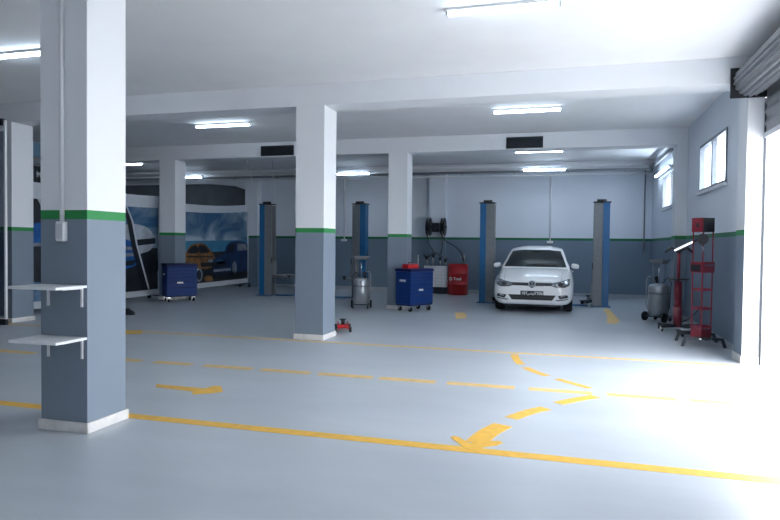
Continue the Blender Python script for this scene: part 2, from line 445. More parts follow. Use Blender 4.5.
for y0 in (2.192, DY0+.002-6.5):
    g = MB(); g.box(.046, .070, y0, y0+.012, 0, 3.3)
    g.build('guide_rail', M_DKMET, t)

# ------------------------------------------------------------------ floor markings
ZM = .0012
def strip(pts, wd, mb, z=ZM):
    pts = [Vector((p[0], p[1], 0)) for p in pts]
    L, R = [], []
    for i, p in enumerate(pts):
        d = (pts[min(i+1, len(pts)-1)]-pts[max(0, i-1)]).normalized(); nrm = Vector((-d.y, d.x, 0))
        L.append(p+nrm*wd/2); R.append(p-nrm*wd/2)
    poly = [(q.x, q.y, 0.0002) for q in L]+[(q.x, q.y, .0002) for q in reversed(R)]
    mb.prism(poly, (0, 0, z))
    return mb
M = MB(); strip([(-16, 4.38), (2.5, 4.38)], .12, M)
tag(M.build('yellow_line', M_YEL), 'solid yellow line painted across the foreground floor', 'floor marking')
M = MB(); strip([(-16, 8.56), (2.5, 8.56)], .10, M)
tag(M.build('yellow_line', M_YELP), 'pale solid yellow line painted at the foot of the middle column', 'floor marking')
t = thing('dashed_line', 'dashed yellow line painted across the middle of the floor', 'floor marking', (0, 6.45, 0))
for a, e in ((-9.0, -8.3), (-8.1, -7.45), (-7.25, -6.55), (-6.35, -5.65), (-5.5, -4.95), (-4.77, -4.25), (-4.09, -3.46), (-3.35, -2.74), (-2.64, -2.01), (-1.93, -1.31), (-1.19, -.49), (-.35, .26), (.40, 1.03), (1.15, 1.62), (1.78, 2.2)):
    M = MB(); strip([(a, 0), (e, 0)], .135, M); M.build('dash', M_YELP, t)
def smooth_path(px):
    P = [fl(*p).xy for p in px]; out = []
    for i in range(len(P)-1):
        p0 = P[max(i-1, 0)]; p1 = P[i]; p2 = P[i+1]; p3 = P[min(i+2, len(P)-1)]
        for k in range(6):
            s = k/6; out.append(.5*((2*p1)+(p2-p0)*s+(2*p0-5*p1+4*p2-p3)*s*s+(3*p1-p0-3*p2+p3)*s**3))
    out.append(P[-1]); return out
def fpoly(px, mb, z=.0022): mb.prism([(p.x, p.y, .0002) for p in (fl(*q) for q in px)], (0, 0, z))
t = thing('painted_arrow', 'curved dashed yellow arrow painted on the floor, pointing at the foreground line', 'floor marking')
for px, wd in (([(514.5, 354.5), (516, 359), (521, 364.5)], .10), ([(525, 367.5), (535, 371.8), (547, 375.8)], .10), ([(557, 379), (572, 383.3), (590, 388.2)], .085),
               ([(596, 396.5), (577, 399.5), (558, 403.5)], .115), ([(546, 408.3), (530, 411.8), (511, 418.3)], .125), ([(503, 425), (488, 433), (476, 443)], .165)):
    M = MB(); strip(smooth_path(px), wd, M, .0022); M.build('dash', M_YEL, t)
M = MB(); fpoly([(450.5, 437.5), (454, 436), (459, 437.5), (469, 443.5), (484, 441.5), (499, 441), (503, 443), (497, 445.5), (484, 447.5), (471, 450.5), (465, 448.5)], M, .0026)
M.build('arrowhead', M_YEL, t)
M = MB()
fpoly([(156, 384.2), (205, 388.6), (213, 386), (221, 386.3), (223, 391.8), (212, 393.3), (192, 394.6), (193, 391.6), (156, 387)], M)
tag(M.build('painted_arrow', M_YEL), 'short yellow arrow painted on the floor at left, pointing right', 'floor marking')
M = MB(); fpoly([(603, 309), (609, 309), (613, 313.5), (620, 321), (616, 324), (607, 323), (607, 315)], M)
tag(M.build('painted_mark', M_YELP), 'faded yellow mark on the floor in front of the right lift post', 'floor marking')
M = MB(); fpoly([(455, 312.5), (465, 312.5), (467, 318), (456, 319)], M)
tag(M.build('painted_mark', M_YELP), 'faded yellow patch on the floor right of the blue cabinet', 'floor marking')
M = MB(); fpoly([(0, 318.6), (12, 319.6), (12, 323.3), (0, 322.6)], M)
tag(M.build('painted_mark', M_YEL), 'short yellow mark at the foot of the far left column', 'floor marking')
M = MB(); fpoly([(124, 330.3), (143, 330.6), (141, 334), (124, 334)], M)
tag(M.build('painted_mark', M_YEL), 'short orange mark on the floor behind the nearest column', 'floor marking')

# ------------------------------------------------------------------ two-post lifts
def lift_post(loc, side, label, arm_high=None, arms=()):
    """side = +1: its carriage opens towards +X"""
    s = side
    t = thing('lift_post', label, 'car lift', loc, 0, 'posts of the two-post car lifts')
    H = 2.50
    def bx(mb, x0, x1, *r, **k):
        a, b2 = sorted((x0*s, x1*s)); return mb.box(a, b2, *r, **k)
    b = MB(); bx(b, -.175, -.02, -.14, .14, .02, H, bev=.008); b.build('outer_column', M_BLUE, t)
    b = MB(); bx(b, -.018, .19, -.145, -.10, .02, H-.02, bev=.006); bx(b, -.018, .19, .10, .145, .02, H-.02, bev=.006); b.build('guide_channel', M_GREYM, t)
    b = MB(); bx(b, .02, .06, -.10, .10, .04, H-.05); b.build('carriage_slot', M_DARK, t)
    b = MB(); bx(b, -.22, .22, -.24, .24, 0, .02, bev=.004); b.build('base_plate', M_BLUE, t)
    b = MB(); bx(b, -.20, .20, -.15, .15, H, H+.03, bev=.004)
    b.cyl((-.10*s, -.05, H+.055), (.12*s, -.05, H+.055), .035, seg=14); b.box(-.05, .05, -.13, .06, H+.03, H+.075, .01)
    b.build('top_cap', M_DARK, t)
    z = arm_high or .10
    b = MB(); bx(b, .07, .23, -.13, .13, z, z+.45, bev=.01); b.build('carriage', M_GREYM, t)
    for (dx, dy, L) in arms:
        d = Vector((dx*s, dy, 0)).normalized(); e = d*L
        R = Matrix.Rotation(math.atan2(d.y, d.x), 4, 'Z')
        o0 = Vector((.24*s, .09*(1 if dy > 0 else -1), z+.04))
        b = MB(); b.cbox(o0+d*L*.30, (L*.62, .10, .075), R, .006); b.cbox(o0+d*L*.72, (L*.6, .07, .05), R, .004)
        a = b.build('swing_arm', M_DKMET if not arm_high else M_GREYM, t)
        q = o0+e
        MB().cyl(q+Vector((0, 0, -.03)), q+Vector((0, 0, .035)), .03, seg=12).cyl(q+Vector((0, 0, .035)), q+Vector((0, 0, .055)), .06, seg=16).build('lifting_pad', M_RUB, a)
    b = MB(); bx(b, .195, .215, -.155, -.125, .9, 1.05, bev=.004); b.build('lock_box', M_DARK, t)
    return t
lift_post((-1.945, 15.9, 0), 1, 'blue and grey lift post left of the white car', arms=((.02, -1, .55), (.02, 1, .8)))
lift_post((.80, 15.9, 0), -1, 'blue and grey lift post right of the white car', arms=((.30, -1, .70), (.02, 1, .8)))
lift_post((-8.00, 15.75, 0), 1, 'far left lift post beside the car picture banner, swing arms raised', .50, arms=((.9, -.6, .8), (.5, .9, .8)))
lift_post((-5.33, 15.9, 0), -1, 'lift post standing behind the grey oil drainer', .50, arms=((.15, -1, .35), (.3, .9, .7)))
for x0, x1, y, lab in ((-1.68, .51, 15.95, 'blue floor plate between the lift posts under the white car'), (-7.71, -5.62, 15.8, 'blue floor plate joining the two left lift posts')):
    tag(MB().box(x0, x1, y-.13, y+.13, 0, .025, .004).build('lift_floor_plate', M_BLUE), lab, 'floor plate')

# ------------------------------------------------------------------ roller tool cabinets
def cabinet(loc, rz, label, name='tool_cabinet', logo=True):
    """local: front with drawers faces -Y (width W along X), side faces -X"""
    W, D = .73, .45
    t = thing(name, label, 'tool cabinet', loc, rz, 'blue tool cabinets on castors')
    MB().box(0, W, 0, D, .155, .86, .012).build('body', M_NAVY, t)
    MB().box(-.012, W+.012, -.012, D+.012, .862, .925, .012).build('worktop', M_NAVY2, t)
    MB().box(.01, W-.01, .01, D-.01, .125, .153).build('plinth', M_NAVY2, t)
    z = .845
    for h in (.075, .075, .075, .11, .15, .17):
        d = MB().box(.025, W-.025, -.016, -.001, z-h+.006, z-.004, .004).build('drawer', M_NAVY, t)
        MB().box(.05, W-.05, -.026, -.0165, z-.020, z-.010, .002).build('drawer_pull', M_NAVY2, d)
        z -= h
    g = MB()
    for k, (xx, ww) in enumerate(((.26, .03), (.295, .03), (.33, .03), (.365, .03))): g.cbox((xx, -.0185, .475), (ww, .004, .030+.006*(k % 2)), Matrix.Rotation(.0, 4, 'Y'))
    g.box(.235, .40, -.0205, -.0166, .449, .456)
    g.build('maker_badge', M_WHITE, t, label='small white badge on the drawer front')
    g = MB()
    for k in range(4): g.box(-.0045, -.001, .15+k*.045, .188+k*.045, .655+.006*(k % 2), .69)
    g.box(-.0045, -.001, .14, .34, .642, .649)
    g.build('maker_badge', M_WHITE, t, label='small white badge on the side panel')
    MB().tube([(W+.003, .06, .78), (W+.05, .07, .79), (W+.05, D-.07, .79), (W+.003, D-.06, .78)], .012, 8).build('push_handle', M_CHROME, t)
    for x in (.07, W-.07):
        for y in (.07, D-.07):
            c = MB(); c.box(x-.03, x+.03, y-.03, y+.03, .108, .124); c.box(x-.026, x-.020, y-.022, y+.022, .05, .11); c.box(x+.020, x+.026, y-.022, y+.022, .05, .11)
            o = c.build('castor', M_CHROME, t)
            MB().cyl((x-.016, y, .05), (x+.016, y, .05), .05, seg=20).build('wheel', M_RUB, o)
    return t
CABM = Vector((-3.20, 12.94, 0))
cabinet(CABM, math.atan2(.873, .49), 'bright blue roller tool cabinet with a red box on top, in front of a column')
cabinet(Vector((-9.17, 12.86, 0)), math.radians(50), 'dark navy roller tool cabinet in shade below the car picture banner')

# red toolbox on the cabinet
rzc = math.atan2(.873, .49)
t = thing('toolbox', 'red toolbox lying on top of the bright blue cabinet', 'toolbox', CABM+Vector((.49*.22-.873*.22, .873*.22+.49*.22, .927)), rzc)
MB().box(-.17, .17, -.09, .09, 0, .075, .008).build('case', M_RED2, t)
MB().box(-.165, .165, -.085, .085, .078, .10, .008).build('lid', M_RED2, t)
MB().tube([(-.07, 0, .101), (-.06, 0, .128), (.06, 0, .128), (.07, 0, .101)], .008, 8).build('handle', M_DARK, t)
p = on(422.3, 262, 1, 13.45)
tag(MB().cyl((0, 0, 0), (0, 0, .22), .008, seg=8).cyl((0, 0, .22), (0, 0, .30), .006, seg=8).build('antenna_rod', M_WHITE, loc=CABM+Vector((.49*.40-.873*.16, .873*.40+.49*.16, .927))), 'thin white rod standing on the bright blue cabinet beside the toolbox', 'rod')

# ------------------------------------------------------------------ red oil drum
t = thing('oil_drum', 'red oil drum with a white logo against the back wall', 'oil drum', (-3.06, 18.12, 0))
R = .298
prof = [(R-.01, 0), (R, .012), (R, .29), (R+.012, .30), (R+.012, .315), (R, .325), (R, .60), (R+.012, .61), (R+.012, .625), (R, .635), (R, .865), (R+.006, .875), (R+.004, .89), (R-.02, .885), (R-.02, .872)]
MB().lathe((0, 0, 0), prof, seg=36).build('barrel', M_RED2, t)
MB().cyl((.17, .05, .872), (.17, .05, .90), .035, seg=16).build('bung', M_DKMET, t)
p = MB(); p.cyl((.17, .05, .90), (.17, .05, 1.16), .028, seg=12).cyl((.17, .05, 1.16), (.17, .05, 1.19), .038, seg=12).tube([(.17, .05, 1.12), (.11, .0, 1.14), (.06, -.03, 1.08)], .012, 8)
p.build('hand_pump', M_STEEL, t)
def wrap_text(me, R, face):      # bend flat lettering round the drum, reading towards -Y turned by face
    for v in me.vertices:
        a = v.co.x/R+face; rr = R+v.co.z
        v.co = Vector((rr*math.sin(a), -rr*math.cos(a), v.co.y))
FACE = -.12
me = text_mesh('Total', .105, .0015, .002)
for v in me.vertices: v.co.x += .07; v.co.z += .003
wrap_text(me, R, FACE)
for v in me.vertices: v.co.z += .47
me.materials.clear(); me.materials.append(M_WHITE)
o = bpy.data.objects.new('lettering', me); COL.objects.link(o); o.parent = t
e = MB()
for k in range(20):
    a0, a1 = 2*PI*k/20, 2*PI*(k+1)/20
    q = []
    for a, r_ in ((a0, .028), (a1, .028), (a1, .055), (a0, .055)):
        xx = -.145+r_*math.cos(a); zz = .47+r_*math.sin(a); an = xx/R+FACE
        q.append(((R+.004)*math.sin(an), -(R+.004)*math.cos(an), zz))
    e.prism(q, (0, .003, 0))
e.build('emblem', M_WHITE, t)

# white studded crate beside the drum
t = thing('plastic_crate', 'white studded plastic crate between the blue cabinet and red drum', 'crate', (-3.72, 18.22, 0))
MB().box(-.36, .33, -.09, .12, .20, .82, .01).build('body', M_WHITE, t)
s = MB()
for i in range(7):
    for k in range(6): s.cyl((-.30+i*.095, -.091, .26+k*.10), (-.30+i*.095, -.104, .26+k*.10), .026, .018, seg=10)
s.build('stud_pattern', M_ALU, t)
s = MB(); s.box(-.34, .31, -.08, .11, 0, .198, .006); s.build('stand', M_DKMET, t)
# oil pumps standing behind the crate
for i, (x, h) in enumerate(((-4.02, 1.12), (-3.84, 1.18), (-3.62, 1.10), (-3.46, 1.05))):
    t = thing('oil_gun', ['leftmost black oil dispenser gun above the white crate', 'second black oil dispenser gun from left above the white crate', 'third black oil dispenser gun from left above the white crate', 'rightmost black oil dispenser gun above the white crate'][i], 'dispenser', (x, 18.26, .822), 0, 'oil dispenser guns on the crate')
    MB().cyl((0, 0, 0), (0, 0, h-.95+.02), .028, seg=12).build('stem', M_STEEL, t)
    MB().cyl((0, 0, h-.93), (0, 0, h-.83), .04, .032, seg=12).tube([(0, 0, h-.86), (.05, -.04, h-.80), (.09, -.05, h-.86)], .012, 8).build('gun_head', M_DARK, t)

# hose reels on the rear pilaster
def reel(x, label, dirn):
    t = thing('hose_reel', label, 'hose reel', (x, 18.28, 1.98), 0, 'black hose reels on the pilaster')
    MB().lathe((0, 0, 0), [(.06, -.05), (.27, -.05), (.275, -.042), (.265, -.034), (.12, -.03), (.12, .03), (.265, .034), (.275, .042), (.27, .05), (.06, .05)], 'X', 36).build('drum', M_DARK, t)
    MB().lathe((0, 0, 0), [(.03, -.062), (.21, -.062), (.22, -.055), (.20, -.0515), (.03, -.0515)], 'X', 30).build('rim', M_STEEL, t)
    MB().cyl((-.075, 0, 0), (.085, 0, 0), .03, seg=14).build('axle', M_DKMET, t)
    b = MB(); b.box(-.02, .02, .10, .212, -.15, .15, .006); b.box(.058, .072, -.05, .2, -.04, .04, .004); b.box(-.072, -.064, -.03, .2, -.03, .03)
    b.build('wall_bracket', M_DKMET, t)
    return t
reel(-3.98, 'left black hose reel mounted on the rear pilaster', -1)
reel(-3.54, 'right black hose reel mounted on the rear pilaster', 1)
tag(MB().box(-3.87, -3.66, 18.22, 18.501, 1.83, 2.10, .0).box(-3.80, -3.72, 18.20, 18.22, 1.90, 2.03).build('control_box', M_DKMET), 'dark box mounted between the two black hose reels', 'box')
def hose(pts, label):
    P = [Vector(p) for p in pts]; out = []
    for i in range(len(P)-1):
        p0 = P[max(i-1, 0)]; p1 = P[i]; p2 = P[i+1]; p3 = P[min(i+2, len(P)-1)]
        for k in range(6):
            s = k/6; out.append(.5*((2*p1)+(p2-p0)*s+(2*p0-5*p1+4*p2-p3)*s*s+(3*p1-p0-3*p2+p3)*s**3))
    out.append(P[-1])
    tag(MB().tube(out, .014, 8).build('rubber_hose', M_DARK), label, 'hose', 'black hoses hanging from the reels')
hose([(-3.98, 18.10, 1.72), (-3.92, 18.1, 1.45), (-3.80, 18.12, 1.25), (-3.98, 18.15, 1.08), (-4.1, 18.17, 1.15), (-4.02, 18.2, 1.02)], 'black hose hanging from the left hose reel to the crate')
hose([(-3.54, 18.10, 1.72), (-3.53, 18.08, 1.4), (-3.60, 18.1, 1.15), (-3.74, 18.14, 1.22), (-3.80, 18.2, 1.05)], 'black hose hanging straight down from the right hose reel')
hose([(-3.54, 18.06, 1.74), (-3.40, 18.04, 1.55), (-3.16, 18.03, 1.42), (-2.98, 18.03, 1.25), (-2.92, 18.08, 1.10), (-2.90, 18.13, .99)], 'black hose curving from the right hose reel to the red drum')

# ------------------------------------------------------------------ oil drainers
def drainer(loc, rz, label, Rr=.20, zt=.70, tray=1.14, tw=.34):
    t = thing('oil_drainer', label, 'oil drainer', loc, rz, 'wheeled oil drainers')
    MB().lathe((0, 0, 0), [(Rr-.03, .10), (Rr, .13), (Rr, zt-.06), (Rr-.02, zt-.02), (Rr-.08, zt), (.05, zt+.015)], seg=32).build('tank', M_TANK, t)
    MB().lathe((0, 0, 0), [(Rr+.002, zt-.20), (Rr+.006, zt-.195), (Rr+.006, zt-.165), (Rr+.002, zt-.16)], seg=32).build('band', M_GREYM, t)
    MB().cyl((0, 0, zt+.012), (0, 0, tray-.02), .016, seg=10).build('riser_tube', M_CHROME, t)
    for sx in (-1, 1): MB().cyl((sx*.11, .02, zt-.01), (sx*.13, .02, tray-.01), .008, seg=8).build('side_rod', M_STEEL, t)
    b = MB(); h = tw/2
    b.prism([(-h, -h*.8, tray+.05), (h, -h*.8, tray+.05), (h*.7, -h*.5, tray-.02), (-h*.7, -h*.5, tray-.02)], (0, .004, 0))
    b.prism([(-h, h*.8, tray+.05), (h, h*.8, tray+.05), (h*.7, h*.5, tray-.02), (-h*.7, h*.5, tray-.02)], (0, .004, 0))
    b.prism([(-h, -h*.8, tray+.05), (-h, h*.8, tray+.05), (-h*.7, h*.5, tray-.02), (-h*.7, -h*.5, tray-.02)], (.004, 0, 0))
    b.prism([(h, -h*.8, tray+.05), (h, h*.8, tray+.05), (h*.7, h*.5, tray-.02), (h*.7, -h*.5, tray-.02)], (.004, 0, 0))
    b.box(-h*.7, h*.7, -h*.5, h*.5, tray-.024, tray-.018); b.box(-h-.01, h+.01, -h*.8-.01, -h*.8+.006, tray+.045, tray+.058); b.box(-h-.01, h+.01, h*.8-.006, h*.8+.01, tray+.045, tray+.058)
    b.build('collecting_tray', M_GREYM, t)
    MB().cyl((.08, -.05, zt-.005), (.08, -.05, zt+.10), .025, seg=12).cyl((.08, -.075, zt+.10), (.08, -.035, zt+.10), .045, seg=16).build('gauge', M_DKMET, t)
    MB().tube([(Rr-.01, .06, .2), (Rr+.03, .08, .3), (Rr+.035, .08, zt+.05), (Rr, .08, zt+.14), (Rr-.08, .08, zt+.14)], .010, 8).build('push_handle', M_STEEL, t)
    MB().tube([(-.02, -.06, zt), (-.10, -.14, zt+.14), (-.2, -.1, zt+.02), (-Rr-.01, -.06, zt-.3), (-Rr-.02, -.04, .25)], .010, 8).build('drain_hose', M_DARK, t)
    f = MB(); f.box(-.19, .19, -.16, -.13, .085, .105); f.box(-.19, .19, .13, .16, .085, .105); f.box(-.19, -.16, -.13, .13, .085, .105); f.box(.16, .19, -.13, .13, .085, .105)
    f.build('undercarriage', M_DKMET, t)
    for sx in (-1, 1):
        c = MB().box(sx*.16-.012, sx*.16+.012, -.16, -.12, .05, .086).build('castor', M_CHROME, t)
        MB().cyl((sx*.16-.012, -.14, .042), (sx*.16+.012, -.14, .042), .04, seg=18).build('wheel', M_RUB, c)
        MB().cyl((sx*.215-.018, .12, .09), (sx*.215+.018, .12, .09), .09, seg=24).cyl((sx*.215-.021, .12, .09), (sx*.215+.021, .12, .09), .035, seg=14).build('rear_wheel', M_RUB, t)
    return t
drainer((-4.45, 13.35, 0), .25, 'grey oil drainer tank on wheels between the middle columns', .178, .69, 1.12, .36)
drainer((1.745, 13.20, 0), 2.4, 'grey oil drainer tank on wheels beside the red jack at right', .19, .73, 1.15, .33)

# ------------------------------------------------------------------ red transmission jack + lamp tube
t = thing('transmission_jack', 'tall red transmission jack with black saddle beside the grey tank', 'jack', (1.87, 11.8, 0))
MB().cyl((0, 0, .07), (0, 0, .42), .075, .07, seg=20).cyl((0, 0, .42), (0, 0, .86), .062, seg=20).build('cylinder', M_RED, t)
MB().cyl((0, 0, .86), (0, 0, 1.36), .028, seg=14).build('ram', M_RED, t)
MB().lathe((0, 0, 0), [(.03, .885), (.14, .885), (.18, .90), (.18, .91), (.03, .905)], seg=24).build('tray', M_DARK, t)
b = MB(); b.cyl((0, 0, 1.36), (0, 0, 1.42), .05, seg=14)
for sx in (-1, 1):
    b.prism([(0, -.05, 1.40), (0, .05, 1.40), (sx*.13, .05, 1.42), (sx*.21, .04, 1.33), (sx*.21, -.04, 1.33), (sx*.13, -.05, 1.42)][:0] or [(0, -.05, 1.41), (sx*.13, -.05, 1.47), (sx*.22, -.04, 1.385), (sx*.22, -.04, 1.345), (sx*.12, -.05, 1.415), (0, -.05, 1.37)], (0, .10, 0))
b.build('saddle', M_DARK, t)
b = MB()
for a in (35, 145, 215, 325):
    d = Vector((math.cos(math.radians(a)), math.sin(math.radians(a)), 0)); R = Matrix.Rotation(math.radians(a), 4, 'Z')
    b.cbox(d*.19+Vector((0, 0, .085)), (.30, .06, .04), R, .006)
b.build('base_legs', M_DKMET, t)
for a in (35, 145, 215, 325):
    d = Vector((math.cos(math.radians(a)), math.sin(math.radians(a)), 0))*.33
    if d.x > 0 and d.y > 0: pass
    c = MB().box(d.x-.022, d.x+.022, d.y-.022, d.y+.022, .055, .068).box(d.x-.022, d.x-.017, d.y-.018, d.y+.018, .03, .056).box(d.x+.017, d.x+.022, d.y-.018, d.y+.018, .03, .056).build('castor', M_CHROME, t)
    MB().cyl((d.x-.014, d.y, .035), (d.x+.014, d.y, .035), .035, seg=16).build('wheel', M_RUB, c)
MB().tube([(.06, -.05, .16), (.16, -.12, .22), (.30, -.2, .40)], .011, 8).build('pump_pedal', M_DARK, t)
t2 = MB(); A_ = on(674.5, 250.5, 1, 11.66); B_ = on(693, 241.8, 1, 11.66)
d = (B_-A_).normalized()
t3 = thing('inspection_lamp', 'slanted glowing white inspection tube lying across the jack saddle', 'work lamp', A_)
MB().cyl((0, 0, 0), B_-A_, .016, seg=12).build('tube', emit('inspection_tube_light', (.9, .96, 1), 1.6), t3)
MB().cyl(B_-A_+d*.001, B_-A_+d*.09, .02, seg=12).build('handle', M_DARK, t3)
MB().tube([B_-A_+d*.09, B_-A_+d*.13+Vector((0, .02, -.05))], .006, 6).build('cable', M_DARK, t3)
# low dark dolly near the jack
t = thing('floor_creeper', 'low black wheeled dolly lying between the jack and the red stand', 'dolly', (1.93, 11.10, 0), .2)
MB().box(-.17, .17, -.12, .12, .075, .10, .01).build('deck', M_DKMET, t)
MB().box(-.13, -.02, -.09, .02, .102, .13, .012).box(.02, .12, -.07, .07, .102, .125, .012).build('cushion', M_WHITE, t)
for sx in (-1, 1):
    for sy in (-1, 1): MB().cyl((sx*.13-.012, sy*.09, .037), (sx*.13+.012, sy*.09, .037), .037, seg=16).build('wheel', M_RUB, t)

# ------------------------------------------------------------------ red headlamp-height stand
t = thing('equipment_stand', 'tall red steel tool stand on black splayed feet beside the doorway', 'tool stand', (1.94, 10.18, 0))
RZ = math.radians(38)
def rp(x, y, z):
    c, s = math.cos(RZ), math.sin(RZ); return Vector((c*x-s*y, s*x+c*y, z))
Rm = Matrix.Rotation(RZ, 4, 'Z')
hw, hd = .10, .085
b = []
for sx in (-1, 1):
    for sy in (-1, 1):
        MB().cbox(rp(sx*hw, sy*hd, .99), (.015, .015, 1.50), Rm, .002).build('upright', M_RED, t)
for z in (.28, .55, .83):
    b = MB(); b.cbox(rp(0, -hd, z), (2*hw-.02, .014, .035), Rm); b.cbox(rp(0, hd, z), (2*hw-.02, .014, .035), Rm)
    b.cbox(rp(-hw, 0, z), (.014, 2*hd-.02, .035), Rm); b.cbox(rp(hw, 0, z), (.014, 2*hd-.02, .035), Rm)
    b.build('cross_rail', M_RED, t)
o = MB().cbox(rp(0, 0, 1.785), (2*hw+.03, 2*hd+.03, .21), Rm, .008).build('head_box', M_DARK, t)
MB().cbox(rp(-hw-.02, 0, 1.785), (.008, 2*hd+.028, .205), Rm, .002).build('side_cover', M_RED, o, label='dark red side panel')
MB().cbox(rp(-hw-.0265, -.01, 1.78), (.004, .05, .06), Rm).build('display', M_DARK, o)
o = MB().cbox(rp(0, 0, 1.16), (2*hw+.06, 2*hd+.04, .16), Rm, .008).build('middle_box', M_RED, t)
MB().cbox(rp(.005, -hd-.025, 1.19), (2*hw-.01, .006, .018), Rm).build('chrome_strip', M_CHROME, o)
MB().cbox(rp(-hw-.034, 0, 1.15), (.006, 2*hd, .10), Rm).build('side_panel', M_DARK, o)
c0 = rp(-.13, -hd-.02, 1.575); ax = rp(-.75, -.65, 0).normalized()
MB().cyl(c0-ax*.03, c0+ax*.03, .08, seg=24).build('hand_wheel', M_DARK, t)
MB().cyl(c0+ax*.031, c0+ax*.07, .02, seg=12).cyl(c0-ax*.031, c0-ax*.06, .02, seg=12).build('hub', M_DKMET, t)
MB().tube([c0+Vector((0, 0, -.085)), c0+Vector((.01, 0, -.15)), c0+Vector((0, .01, -.19))], .008, 8).build('spring', M_CHROME, t)
MB().cbox(rp(0, 0, .185), (2*hw+.02, 2*hd+.02, .13), Rm, .01).build('base_box', M_RED, t)
for yy in (-.20, .36):
    b = MB(); b.box(-.26, .26, yy-.02, yy+.02, .105, .142, .004)
    for sx in (-1, 1):
        b.prism([(sx*.22, yy-.019, .125), (sx*.262, yy-.019, .135), (sx*.305, yy-.019, 0), (sx*.262, yy-.019, 0)], (0, .038, 0))
    b.build('foot', M_DKMET, t)
for x in (-.05, .02): MB().box(x, x+.03, -.18, .34, .088, .118).build('spacer_bar', M_RED, t)
for sx in (-.05, .09): MB().cyl((sx, -.235, .12), (sx, -.219, .12), .014, seg=12).build('bolt', M_CHROME, t)

# ------------------------------------------------------------------ red trolley jack behind the middle column
t = thing('trolley_jack', 'small red trolley jack on the floor behind the middle column', 'jack', (-3.58, 9.80, 0), 1.95)
b = MB(); b.prism([(-.24, -.09, .05), (.22, -.09, .05), (.22, -.09, .09), (.02, -.09, .15), (-.24, -.09, .13)], (0, .02, 0)); b.prism([(-.24, .07, .05), (.22, .07, .05), (.22, .07, .09), (.02, .07, .15), (-.24, .07, .13)], (0, .02, 0))
b.box(-.20, .0, -.069, .069, .06, .12, .01); b.build('chassis', M_RED2, t)
MB().cyl((.10, 0, .09), (.10, 0, .165), .03, seg=16).cyl((.10, 0, .166), (.10, 0, .185), .055, seg=20).build('saddle', M_DARK, t)
MB().cbox((0, 0, .13), (.22, .05, .03), Matrix.Rotation(-.2, 4, 'Y')).build('lift_arm', M_RED2, t)
MB().cyl((-.12, 0, .121), (-.16, 0, .20), .03, seg=14).build('handle_socket', M_DARK, t)
for x in (-.20, .19):
    for y in (-.115, .115): MB().cyl((x, y-.02, .045), (x, y+.02, .045), .045, seg=18).build('wheel', M_DARK, t)
t = thing('wheel_chock', 'small black wheel chock on the floor right of the nearest column', 'wheel chock', (-8.36, 10.42, 0), .3)
MB().prism([(-.16, -.07, 0), (.16, -.07, 0), (.15, -.07, .05), (.02, -.07, .13), (-.13, -.07, .09)], (0, .14, 0)).build('block', M_RUB, t)
MB().tube([(-.12, 0, .10), (-.20, 0, .15), (-.26, 0, .12)], .012, 8).build('grip', M_DKMET, t)

# ------------------------------------------------------------------ car picture banners
def cloud_material():
    m, nt, b = new_mat('printed_cloudy_sky')
    tc = nt.nodes.new('ShaderNodeTexCoord'); mp = nt.nodes.new('ShaderNodeMapping'); mp.inputs['Scale'].default_value = (1, .5, 1.1); mp.inputs['Rotation'].default_value = (.5, 0, 0)
    nt.links.new(tc.outputs['Object'], mp.inputs['Vector'])
    nz = nt.nodes.new('ShaderNodeTexNoise'); nz.inputs['Scale'].default_value = 1.3; nz.inputs['Detail'].default_value = 6; nz.inputs['Distortion'].default_value = .8
    nt.links.new(mp.outputs['Vector'], nz.inputs['Vector'])
    rp_ = nt.nodes.new('ShaderNodeValToRGB'); e = rp_.color_ramp.elements
    e[0].position = .38; e[0].color = (.03, .11, .24, 1); e[1].position = .62; e[1].color = (.40, .50, .60, 1)
    q = e.new(.5); q.color = (.16, .26, .38, 1)
    nt.links.new(nz.outputs['Fac'], rp_.inputs['Fac']); nt.links.new(rp_.outputs['Color'], b.inputs['Base Color']); b.inputs['Roughness'].default_value = .45
    return m
M_SKYP = cloud_material()
M_GRD = mat('printed_dark_ground', (.018, .022, .03), .45, noise=.5, scale=3)
M_HOR = mat('printed_blue_horizon', (.04, .20, .36), .45, noise=.2, scale=2)
M_ORG = mat('printed_orange_car', (.20, .10, .035), .45, noise=.5, scale=4)
M_PBL = mat('printed_blue_car', (.01, .035, .11), .45, noise=.4, scale=4)
M_PBB = mat('printed_bright_blue_car', (.01, .10, .36), .45, noise=.4, scale=4)
M_PWH = mat('printed_white_car', (.42, .47, .54), .45, noise=.25, scale=3)
M_PGL = mat('printed_dark_glass', (.008, .012, .02), .4, noise=.3, scale=6)
M_PGY = mat('printed_grey', (.22, .25, .30), .45, noise=.3, scale=6)
XB = -10.10
M_PBL2 = mat('pale_blue_panel', (.10, .20, .29), .5)
layer = [0]
def ban_poly(px, t, name, m, k, **tg):
    off = .004*k
    P = [on(u, v, 0, XB) for u, v in px]
    P = [Vector((XB+off, p.y, p.z))-t.location for p in P]
    return MB().prism([(p.x-.003, p.y, p.z) for p in P], (.003, 0, 0)).build(name, m, t, **tg)
def smooth_closed(px, n=5):
    P = [Vector(p) for p in px]; out = []; L = len(P)
    for i in range(L):
        p0, p1, p2, p3 = P[i-1], P[i], P[(i+1) % L], P[(i+2) % L]
        for k in range(n):
            s = k/n; q = .5*((2*p1)+(p2-p0)*s+(2*p0-5*p1+4*p2-p3)*s*s+(3*p1-p0-3*p2+p3)*s**3); out.append((q.x, q.y))
    return out
def ell(cx, cy, rx, ry, n=18): return [(cx+rx*math.cos(2*PI*i/n), cy+ry*math.sin(2*PI*i/n)) for i in range(n)]
